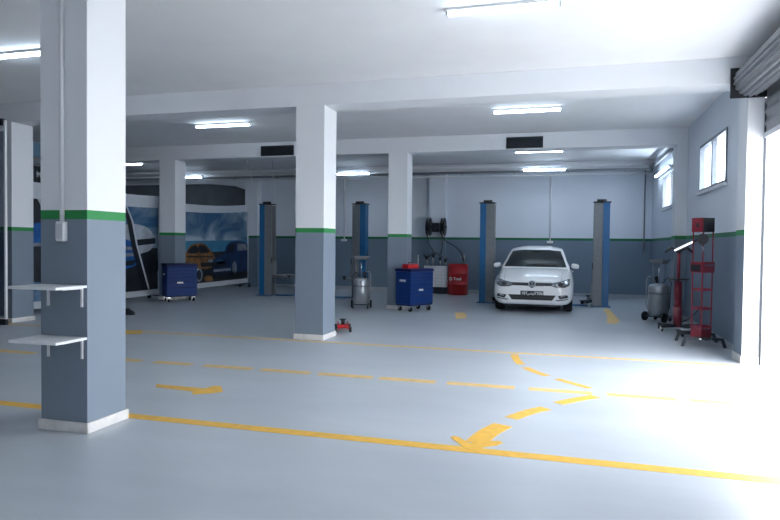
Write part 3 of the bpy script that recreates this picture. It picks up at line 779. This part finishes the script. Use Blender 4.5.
def banner(y0, y1, zb, zt, label, sag=.10, zl=0.0, hb=.30):
    t = thing('picture_banner', label, 'banner', (XB, (y0+y1)/2, 0), 0, 'car picture banners on wheeled frames')
    h = (y1-y0)/2
    MB().prism([(0, -h+.03, zb+.12), (0, h-.03, zb+.12), (0, h-.03, zt-.12), (0, 0, zt-.12-zl/2-sag), (0, -h+.03, zt-.12-zl)], (-.035, 0, 0)).build('print', M_SKYP, t)
    # sagging fabric header
    b = MB(); n = 14; up = []; lo = []
    for i in range(n+1):
        y = -h+2*h*i/n; sg = sag*math.sin(PI*i/n)
        dz = zl*(1-i/n); up.append((.012, y, zt-sg-dz)); lo.append((.012, y, zt-hb-sg*.9-dz))
    b.prism(up+lo[::-1], (-.06, 0, 0)); b.build('header_band', M_PRINTW, t)
    MB().box(-.05, .03, -h, h, zb, zb+.14, .006).build('bottom_rail', M_PRINTW, t)
    for s in (-1, 1):
        MB().box(-.055, .025, s*h-.02, s*h+.02, zb+.14, zt-.02, .004).build('end_post', M_ALU, t)
        y = s*(h-.12)
        MB().box(-.25, .18, y-.02, y+.02, zb-.03, zb-.001, .003).build('cross_foot', M_DKMET, t)
        for x in (-.2, .14):
            MB().cyl((x, y-.02, .045), (x, y+.02, .045), .045, seg=16).cyl((x, y, .06), (x, y, zb-.03), .012, seg=8).build('castor', M_RUB, t)
    return t
t = banner(14.75, 18.47, .14, 2.69, 'banner showing an orange car and a blue car under a cloudy sky', .05, .19, .22)
ban_poly([(184.6, 241), (249, 240), (249, 251), (184.6, 254)], t, 'horizon_print', M_HOR, 1)
ban_poly([(184.6, 254), (200, 252), (249, 251), (249, 277.5), (184.6, 289.5)], t, 'ground_print', M_GRD, 2)
ban_poly(smooth_closed([(183.5, 256), (187, 250), (191, 245), (198, 243.2), (204, 244), (209, 248.5), (213, 254), (215, 259), (214, 266), (207, 269), (196, 268), (184, 267)]), t, 'orange_car_print', M_ORG, 3)
ban_poly(smooth_closed([(185, 267), (196, 268), (207, 269), (213, 266), (213, 275), (206, 280), (196, 280), (184.8, 274)]), t, 'shadow_print', M_PGL, 3)
ban_poly(smooth_closed([(187, 253), (190.5, 247.5), (196, 245.5), (197.5, 252.5)]), t, 'window_print', M_PGL, 4)
ban_poly(smooth_closed([(199.5, 252.5), (198.5, 245.5), (204, 246.3), (209, 252)]), t, 'window_print', M_PGL, 4)
ban_poly([(186, 256), (212, 256), (213, 257), (186, 257.2)], t, 'crease_print', M_PGL, 4)
ban_poly(ell(210, 261, 2.6, 1.6), t, 'headlamp_print', M_PGY, 4)
ban_poly([(200, 263), (214, 262), (213, 266), (201, 267)], t, 'grille_print', M_PGL, 4)
ban_poly(ell(198.5, 275, 3.6, 7), t, 'wheel_print', M_PGY, 4)
ban_poly(ell(198.5, 275, 2.3, 5), t, 'hub_print', M_PGL, 5)
ban_poly(smooth_closed([(204, 277), (209, 275.5), (213, 278), (211, 281), (205, 281)]), t, 'orange_bumper_print', M_ORG, 4)
ban_poly([(213, 259), (224, 254), (226, 246), (230, 242), (238, 240.8), (245, 242), (249, 248), (249, 272), (236, 274), (213, 273), (211.5, 266)], t, 'blue_car_print', M_PBL, 4)
ban_poly([(226, 252.5), (229, 245), (234.5, 243), (234, 251.5)], t, 'window_print', M_PGL, 5)
ban_poly([(237, 243.5), (245, 244), (248, 250), (237, 251)], t, 'window_print', M_PGY, 5)
ban_poly(ell(234, 268.5, 2.3, 7.5), t, 'wheel_print', M_PGY, 5)
ban_poly([(212, 262), (226, 260.5), (226, 266), (212, 267.5)], t, 'grille_print', M_PGL, 5)
ban_poly([(212, 273), (249, 271), (249, 277), (212, 279)], t, 'shadow_print', M_PGL, 5)
ban_poly([(213, 269.5), (230, 268), (230, 270.5), (213, 272)], t, 'bumper_print', M_PGY, 5)
ban_poly(ell(220, 262, 4, 2.2), t, 'headlamp_print', M_HOR, 5)
t = banner(11.3, 13.84, .10, 2.62, 'banner showing a white car above a bright blue car, right of nearest column', .04)
t2 = t
ban_poly([(112, 250), (157, 248), (157, 288), (112, 296)], t, 'ground_print', M_GRD, 1)
ban_poly(smooth_closed([(124, 226), (134, 224), (146, 227), (152, 233), (154, 240), (150, 250), (138, 254), (126, 252), (118, 240)]), t, 'white_car_print', M_PWH, 2)
ban_poly([(133, 240), (155, 238), (155, 243.5), (135, 246)], t, 'grille_print', M_PGL, 3)
ban_poly(smooth_closed([(138, 256), (152, 252), (157, 262), (156, 272), (140, 272)]), t, 'shadow_print', M_PGL, 3)
ban_poly(smooth_closed([(116, 240), (130, 241), (137, 248), (138, 262), (128, 268), (116, 268)]), t, 'blue_car_print', M_PBB, 4)
ban_poly([(118, 246), (134, 247), (136, 250), (118, 250)], t, 'window_print', M_PGY, 5)
ban_poly([(118, 261), (136, 260), (133, 265), (118, 267)], t, 'grille_print', M_PGL, 5)
ban_poly([(120, 253), (135, 253), (135, 256), (120, 257)], t, 'bumper_print', M_PGY, 5)
def stroke_px(px, w):
    L = [(u-w/2, v) for u, v in px]; R_ = [(u+w/2, v) for u, v in px]; return L+R_[::-1]
ban_poly(stroke_px([(122, 203), (129, 221), (133, 245), (144.5, 289)], 5), t, 'black_edge_print', M_PGL, 6)
ban_poly(stroke_px([(124.5, 203), (131.5, 221), (136, 245), (148, 289)], 1.6), t, 'pale_edge_print', M_PRINTW, 7)
t = banner(8.9, 11.0, .10, 2.60, 'dark blue banner glimpsed between the far left column and the nearest column', .03)
ban_poly([(20, 190), (60, 190), (60, 282), (20, 282)], t, 'dark_print', M_GRD, 1)
ban_poly([(34, 192), (41, 192), (41, 207)], t, 'pale_wedge_print', M_PWH, 2)
ban_poly([(30, 224), (42, 222), (42, 245), (30, 247)], t, 'blue_car_print', M_PBB, 2)
ban_poly([(33, 243), (41, 242.5), (41, 246), (33, 246.5)], t, 'bumper_print', M_PGY, 3)
t = thing('sign_board', 'dark sign with red and white lettering above the banner at left', 'sign', (XB, 10.1, 2.602))
MB().box(-.05, 0, -1.0, .85, .50, .78).build('upper_panel', M_PBL2, t)
for y in (-.7, .75): MB().box(-.045, -.01, y-.02, y+.02, .32, .50).build('strut', M_ALU, t)
MB().box(-.05, 0, -1.0, .85, 0, .32).build('board', M_PGL, t)
lettering('lettering', 'M', .17, M_PRINTW, t, Matrix.Translation((.003, -.05, .15)) @ Matrix.Rotation(PI/2, 4, 'Z') @ Matrix.Rotation(PI/2, 4, 'X'), .002, .003)
MB().box(.001, .006, .06, .5, .06, .28).build('red_panel', M_RED2, t)
# charcoal sheet hung on the back wall of the far left bay
P = [on(u, v, 1, 18.72) for u, v in ((112, 176), (126, 176.5), (158, 178.5), (185, 179.5), (210, 181.5), (235, 186), (248.0, 190.5))]
poly = [(p.x, 18.72, min(p.z, 3.42)) for p in P]+[(P[-1].x, 18.72, .0), (P[0].x, 18.72, .0)]
tag(MB().prism(poly, (0, .03, 0)).build('tarpaulin', M_TARP), 'charcoal sheet covering the back wall above the orange and blue car banner', 'tarpaulin')

# glazed partition at the left edge
t = thing('glass_partition', 'dark glazed partition with white post at the left picture edge', 'partition', (-9.20, 8.45, 0))
post = on(6, 300, 1, 8.45).x+9.20
MB().box(post-.018, post+.018, -.02, .02, .10, 3.48, .003).build('post', M_WHITE, t)
MB().box(-2.2, post-.018, -.02, .02, 3.30, 3.335, .003).box(-2.2, post-.018, -.02, .02, 3.355, 3.385, .003).build('top_rail', M_WHITE, t)
MB().box(-2.2, post-.018, -.06, .04, 3.386, 3.50, .004).build('header_box', M_PGL, t)
MB().box(-2.2, post-.02, -.004, .004, .16, 3.30).build('glass_pane', thin_glass('smoked_glass', (.66, .70, .76), .05), t)
MB().box(-2.2, post+.018, -.03, .03, 0, .10, .003).build('sill', M_DKMET, t)

# ------------------------------------------------------------------ white hatchback
def catmull(P, n):
    out = []; L = len(P)
    for i in range(L-1):
        p0, p1, p2, p3 = P[max(i-1, 0)], P[i], P[i+1], P[min(i+2, L-1)]
        for k in range(n):
            s = k/n; out.append([.5*((2*b_)+(c_-a_)*s+(2*a_-5*b_+4*c_-d_)*s*s+(3*b_-a_-3*c_+d_)*s**3) for a_, b_, c_, d_ in zip(p0, p1, p2, p3)])
    out.append(list(P[-1])); return out
# station: s, zbot, half widths and heights of nine profile points (bottom centre ... top centre)
def sec(s, zb, wl, wm, zsh, ztop, wt, ztc, hood=True, wroof=.0, zroof=.0):
    """returns the profile list of (x, z)"""
    if hood:
        return [(0, zb), (wl*.8, zb), (wl, zb+.07), (wm, .5*zb+.5*zsh-.02), (wm*.985, zsh), (wt, ztop), (wt*.86, ztop+.5*(ztc-ztop)+.004), (wt*.55, ztc-.006), (wt*.25, ztc-.001), (0, ztc)]
    return [(0, zb), (wl*.8, zb), (wl, zb+.07), (wm, .5*zb+.5*zsh-.02), (wm*.985, zsh), (wt, ztop), (wroof+.03, zroof-.08), (wroof-.05, zroof-.015), (wroof*.5, ztc-.008), (0, ztc)]
ST = [
 (0.00, sec(0, .30, .50, .60, .50, .57, .52, .60)),
 (0.02, sec(0, .24, .62, .68, .52, .62, .60, .655)),
 (0.07, sec(0, .20, .72, .77, .54, .665, .68, .70)),
 (0.17, sec(0, .185, .79, .835, .58, .70, .74, .745)),
 (0.34, sec(0, .18, .83, .875, .62, .75, .76, .80)),
 (0.60, sec(0, .18, .85, .895, .66, .82, .76, .865)),
 (0.90, sec(0, .18, .855, .898, .70, .88, .76, .92)),
 (1.12, sec(0, .18, .855, .897, .72, .905, .765, .935)),
 (1.25, sec(0, .18, .855, .897, .73, .925, .79, 0.985, False, .78, .985)),
 (1.60, sec(0, .18, .855, .897, .74, .955, .775, 1.215, False, .705, 1.20)),
 (1.92, sec(0, .18, .855, .897, .75, .965, .78, 1.385, False, .65, 1.345)),
 (2.20, sec(0, .18, .855, .897, .75, .97, .78, 1.44, False, .63, 1.40)),
 (2.70, sec(0, .18, .855, .897, .76, .975, .78, 1.455, False, .62, 1.41)),
 (3.20, sec(0, .18, .855, .897, .77, .985, .78, 1.445, False, .61, 1.40)),
 (3.65, sec(0, .20, .85, .89, .78, .99, .765, 1.41, False, .55, 1.375)),
 (3.92, sec(0, .22, .83, .87, .80, .99, .74, 1.22, False, .57, 1.20)),
 (4.10, sec(0, .25, .79, .83, .80, .98, .70, 1.03, False, .63, 1.02)),
 (4.20, sec(0, .28, .74, .79, .76, .93, .66, .975, True)),
 (4.25, sec(0, .33, .66, .72, .70, .84, .58, .88, True)),
]
rows = catmull([[s]+[c for p in prof for c in p] for s, prof in ST], 4)
CARX, CARY = -.705, 13.62
body = bmesh.new(); grid = []
for r_ in rows:
    s = r_[0]; prof = [(r_[1+2*i], r_[2+2*i]) for i in range(10)]
    half = catmull([list(p) for p in prof], 3)
    half[0][0] = 0; half[-1][0] = 0
    ring = [body.verts.new((max(x, 0), s, z)) for x, z in half]
    ring += [body.verts.new((-max(x, 0), s, z)) for x, z in half[-2:0:-1]]
    grid.append(ring)
for A, B in zip(grid, grid[1:]):
    n = len(A)
    for i in range(n):
        f = body.faces.new((A[i], A[(i+1) % n], B[(i+1) % n], B[i])); f.smooth = True
body.faces.new(grid[0][::-1]); body.faces.new(grid[-1])
bmesh.ops.recalc_face_normals(body, faces=body.faces)
bvh = BVHTree.FromBMesh(body)
bme = bpy.data.meshes.new('body'); body.to_mesh(bme); body.free()
# wheel arches
bo = bpy.data.objects.new('body', bme); COL.objects.link(bo)
cut = MB()
for yy in (.83, 3.46):
    for sx in (-1, 1): cut.cyl((sx*.66, yy, .32), (sx*.99, yy, .32), .345, seg=40)
co = cut.build('cutter', M_DARK)
md = bo.modifiers.new('b', 'BOOLEAN'); md.operation = 'DIFFERENCE'; md.object = co; md.solver = 'EXACT'
bpy.context.view_layer.update()
new = bpy.data.meshes.new_from_object(bo.evaluated_get(bpy.context.evaluated_depsgraph_get()))
bo.modifiers.clear(); bo.data = new; new.name = 'body'; new.materials.clear(); new.materials.append(M_CARW); bpy.data.objects.remove(co)
car = thing('car', 'white hatchback parked nose first between the two lift posts', 'car', (CARX, CARY, 0))
car.scale = (.955, 1, 1)
bo.parent = car

def drape(poly, name, m, off=.004, thick=.012, view='front', step=.035, parent=None, mirror=False, **tg):
    """polygon in the (x,z) front view [or (y,z) side view] laid on the bodywork"""
    bm = bmesh.new()
    polys = [poly]
    if mirror and view == 'front': polys.append([(-x, z) for x, z in poly][::-1])
    for pl_ in polys:
        if view == 'front': vs = [bm.verts.new((x, -1, z)) for x, z in pl_]
        elif view == 'side+': vs = [bm.verts.new((2, y, z)) for y, z in pl_]
        else: vs = [bm.verts.new((-2, y, z)) for y, z in pl_]
        bm.faces.new(vs)
    ax = 0 if view == 'front' else 1
    for a_ in (ax, 2):
        lo = min(v.co[a_] for v in bm.verts); hi = max(v.co[a_] for v in bm.verts); q = math.ceil(lo/step)*step
        while q < hi:
            nrm = Vector((0, 0, 0)); nrm[a_] = 1; c = Vector((0, 0, 0)); c[a_] = q
            bmesh.ops.bisect_plane(bm, geom=bm.verts[:]+bm.edges[:]+bm.faces[:], plane_co=c, plane_no=nrm); q += step
    d = {'front': Vector((0, 1, 0)), 'side+': Vector((-1, 0, 0)), 'side-': Vector((1, 0, 0))}[view]
    for v in bm.verts:
        hit = bvh.ray_cast(v.co, d)
        if hit[0] is not None: v.co = hit[0]-d*off
        else:
            near = bvh.find_nearest(v.co+d*.9); v.co = near[0]-d*off
    r2 = bmesh.ops.extrude_face_region(bm, geom=bm.faces[:])
    for v in [g for g in r2['geom'] if isinstance(g, bmesh.types.BMVert)]: v.co += d*thick
    bmesh.ops.recalc_face_normals(bm, faces=bm.faces)
    for f in bm.faces: f.smooth = False
    me = bpy.data.meshes.new(name); bm.to_mesh(me); bm.free(); me.materials.append(m)
    o = bpy.data.objects.new(name, me); COL.objects.link(o); o.parent = parent or car
    for k, v in tg.items(): o[k] = v
    return o
ws = drape([(-.735, .965), (.735, .965), (.70, 1.06), (.585, 1.325), (.30, 1.355), (-.30, 1.355), (-.585, 1.325), (-.70, 1.06)], 'windscreen', M_CGLASS, .006)
MB().cbox((0, 1.78, 1.31), (.20, .05, .05), None, .012).build('mirror_mount', M_DARK, ws)
wp = MB()
for sx in (-1, 1):
    p0 = bvh.ray_cast(Vector((sx*.12-.1, -1, .99)), Vector((0, 1, 0)))[0]; p1 = bvh.ray_cast(Vector((sx*.12+.38, -1, 1.03)), Vector((0, 1, 0)))[0]
    wp.cyl(p0+Vector((0, -.02, .012)), p1+Vector((0, -.02, .012)), .008, seg=8)
wp.build('wiper', M_DARK, car)
gr = drape([(-.46, .598), (.46, .598), (.46, .664), (-.46, .664)], 'upper_grille', M_DARK, .006, .014)
drape([(-.46, .594), (.46, .594), (.46, .600), (-.46, .600)], 'chrome_strip', M_CHROME, .010, .012, parent=gr)
li = drape([(-.52, .405), (.52, .405), (.44, .295), (-.44, .295)], 'lower_grille', M_DARK, .006, .014)
drape([(-.45, .345), (.45, .345), (.45, .350), (-.45, .350)], 'grille_bar', M_DKMET, .010, .010, parent=li)
for sx in (-1, 1):
    f = lambda P: [(x*sx, z) for x, z in P][::1 if sx > 0 else -1]
    hl = drape(f([(.43, .60), (.50, .575), (.70, .57), (.80, .61), (.83, .73), (.78, .745), (.62, .70), (.44, .665)]), 'headlight', M_HL, .008, .016)
    drape(f([(.56, .60), (.66, .60), (.67, .675), (.57, .665)]), 'lamp_lens', M_DARK, .012, .01, parent=hl)
    drape(f([(.43, .60), (.50, .575), (.70, .57), (.80, .61), (.82, .69), (.785, .64), (.70, .592), (.51, .592), (.44, .613)]), 'lamp_surround', M_DARK, .012, .012, parent=hl)
    fg = drape(f([(.56, .40), (.76, .415), (.79, .36), (.60, .325)]), 'fog_lamp_recess', M_DKMET, .006, .012)
    drape(f([(.62, .37), (.72, .38), (.72, .40), (.63, .395)]), 'fog_lamp', M_CHROME, .010, .010, parent=fg)
    drape(f([(.50, .30), (.78, .335), (.79, .318), (.55, .285)]), 'bumper_slot', M_DARK, .006, .010)
    # side glass
    sv = 'side+' if sx > 0 else 'side-'
    drape([(1.50, 1.00), (2.62, 1.00), (2.62, 1.36), (2.10, 1.36)], 'front_side_window', M_CGLASS, .006, .014, sv)
    drape([(2.70, 1.00), (3.45, 1.02), (3.30, 1.345), (2.70, 1.36)], 'rear_side_window', M_CGLASS, .006, .014, sv)
    # mirrors
    m_ = MB(); m_.cbox((sx*.935, 1.50, .985), (.19, .11, .115), Matrix.Rotation(sx*.15, 4, 'Y'), .045)
    o = m_.build('wing_mirror', M_CARW, car)
    MB().cbox((sx*.855, 1.51, .94), (.09, .05, .03), Matrix.Rotation(sx*-.3, 4, 'Y'), .01).build('mirror_arm', M_DARK, o)
    # door handles
    MB().cbox((sx*.892, 2.48, .83), (.03, .17, .03), None, .008).build('door_handle', M_CARW, car)
# bonnet shut line
for sx in (-1, 1):
    pts = []
    for k in range(9):
        s = .12+k*(1.05-.12)/8; hit = bvh.ray_cast(Vector((sx*(.62+.06*k/8), s, 3)), Vector((0, 0, -1)))[0]; pts.append(hit+Vector((0, 0, .001)))
    MB().tube(pts, .004, 6).build('bonnet_seam', M_GREYM, car)
# emblem: ring with V over W
yb0 = bvh.ray_cast(Vector((0, -1, .630)), Vector((0, 1, 0)))[0].y
em = MB(); rr = .082
for k in range(28):
    a0, a1 = 2*PI*k/28, 2*PI*(k+1)/28
    em.prism([(q*math.cos(a), yb0-.022, .630+q*math.sin(a)) for a, q in ((a0, rr-.011), (a1, rr-.011), (a1, rr), (a0, rr))], (0, .010, 0))
def bar(p, q, w=.011):
    p, q = Vector(p), Vector(q); d = (q-p).normalized(); n_ = Vector((-d.y, d.x))*w/2
    em.prism([(c.x, yb0-.021, .630+c.y) for c in (p+n_, q+n_, q-n_, p-n_)], (0, .008, 0))
bar((-.030, .066), (0, .010)); bar((.030, .066), (0, .010))
bar((-.063, .033), (-.028, -.062)); bar((.063, .033), (.028, -.062)); bar((-.028, -.062), (0, -.005)); bar((.028, -.062), (0, -.005))
eo = em.build('emblem', M_CHROME, car)
MB().cyl((0, yb0-.012, .630), (0, yb0-.002, .630), rr-.004, seg=28).build('emblem_disc', M_DARK, eo)
# number plate
yp = bvh.ray_cast(Vector((0, -1, .44)), Vector((0, 1, 0)))[0].y
pl_ = MB().box(-.25, .25, yp-.022, yp-.006, .385, .490, .004).build('number_plate', M_DARK, car)
Mt = Matrix.Translation((-.165, yp-.0235, .4375)) @ Matrix.Rotation(PI/2, 4, 'X')
lettering('plate_lettering', '187', .090, M_WHITE, pl_, Mt, .001, .001)
lettering('plate_lettering', '\ufeb2\ufee7\ufeee\ufe97', .075, M_WHITE, pl_, Matrix.Translation((-.02, yp-.0235, .4375)) @ Matrix.Rotation(PI/2, 4, 'X'), .001, .001)
lettering('plate_lettering', '7306', .090, M_WHITE, pl_, Matrix.Translation((.15, yp-.0235, .4375)) @ Matrix.Rotation(PI/2, 4, 'X'), .001, .001)
# wheels
for yy in (.83, 3.46):
    for sx in (-1, 1):
        wx = sx*.775
        w_ = MB().lathe((wx, yy, .315), [(.20, -.10), (.29, -.105), (.315, -.08), (.317, 0), (.315, .08), (.29, .105), (.20, .10)], 'X', 36).build('wheel', M_RUB, car)
        r_ = MB()
        for k in range(5):
            a = 2*PI*k/5; d = Vector((0, math.cos(a), math.sin(a)))
            R = Matrix.Rotation(a, 4, 'X'); r_.cbox(Vector((wx+sx*.102, yy, .315))+d*.11, (.012, .18, .05), R, .003)
        r_.cyl((wx+sx*.096, yy, .315), (wx+sx*.112, yy, .315), .045, seg=18)
        r_.lathe((wx+sx*.098, yy, .315), [(.19, -.008), (.205, -.008), (.205, .010), (.19, .010)], 'X', 32)
        r_.build('rim', M_STEEL, w_)
# black panel standing in for the shade under the car, and rear lamps
MB().box(-.62, .62, .25, 4.0, .13, .20, .01).build('underbody_shade', M_DARK, car)
for sx in (-1, 1): MB().cbox((sx*.70, 4.13, .84), (.22, .10, .16), Matrix.Rotation(sx*-.35, 4, 'Z'), .02).build('tail_lamp', M_RED2, car)

# ------------------------------------------------------------------ light
w_ = bpy.data.worlds.new('sky'); scn.world = w_; w_.use_nodes = True
bg = w_.node_tree.nodes['Background']; bg.inputs[0].default_value = (.94, .965, 1.0, 1); bg.inputs[1].default_value = 10.6

cam = bpy.data.cameras.new('camera'); co = bpy.data.objects.new('camera', cam); COL.objects.link(co)
cam.sensor_fit = 'HORIZONTAL'; cam.sensor_width = 36; cam.lens = 36*F_PX/780
f0 = ray(390, 260).normalized(); rt = (ray(391, 260)-ray(390, 260)).normalized(); up = rt.cross(f0)
Mx = Matrix((rt, up, -f0)).transposed().to_4x4(); Mx.translation = Vector((0, 0, EYE))
co.matrix_world = Mx; cam.clip_start = .05; cam.clip_end = 200
scn.camera = co
vs = scn.view_settings; scn.display_settings.display_device = 'sRGB'
vs.view_transform = 'Standard'; vs.look = 'None'; vs.gamma = 1; vs.use_curve_mapping = False; vs.exposure = 0.17
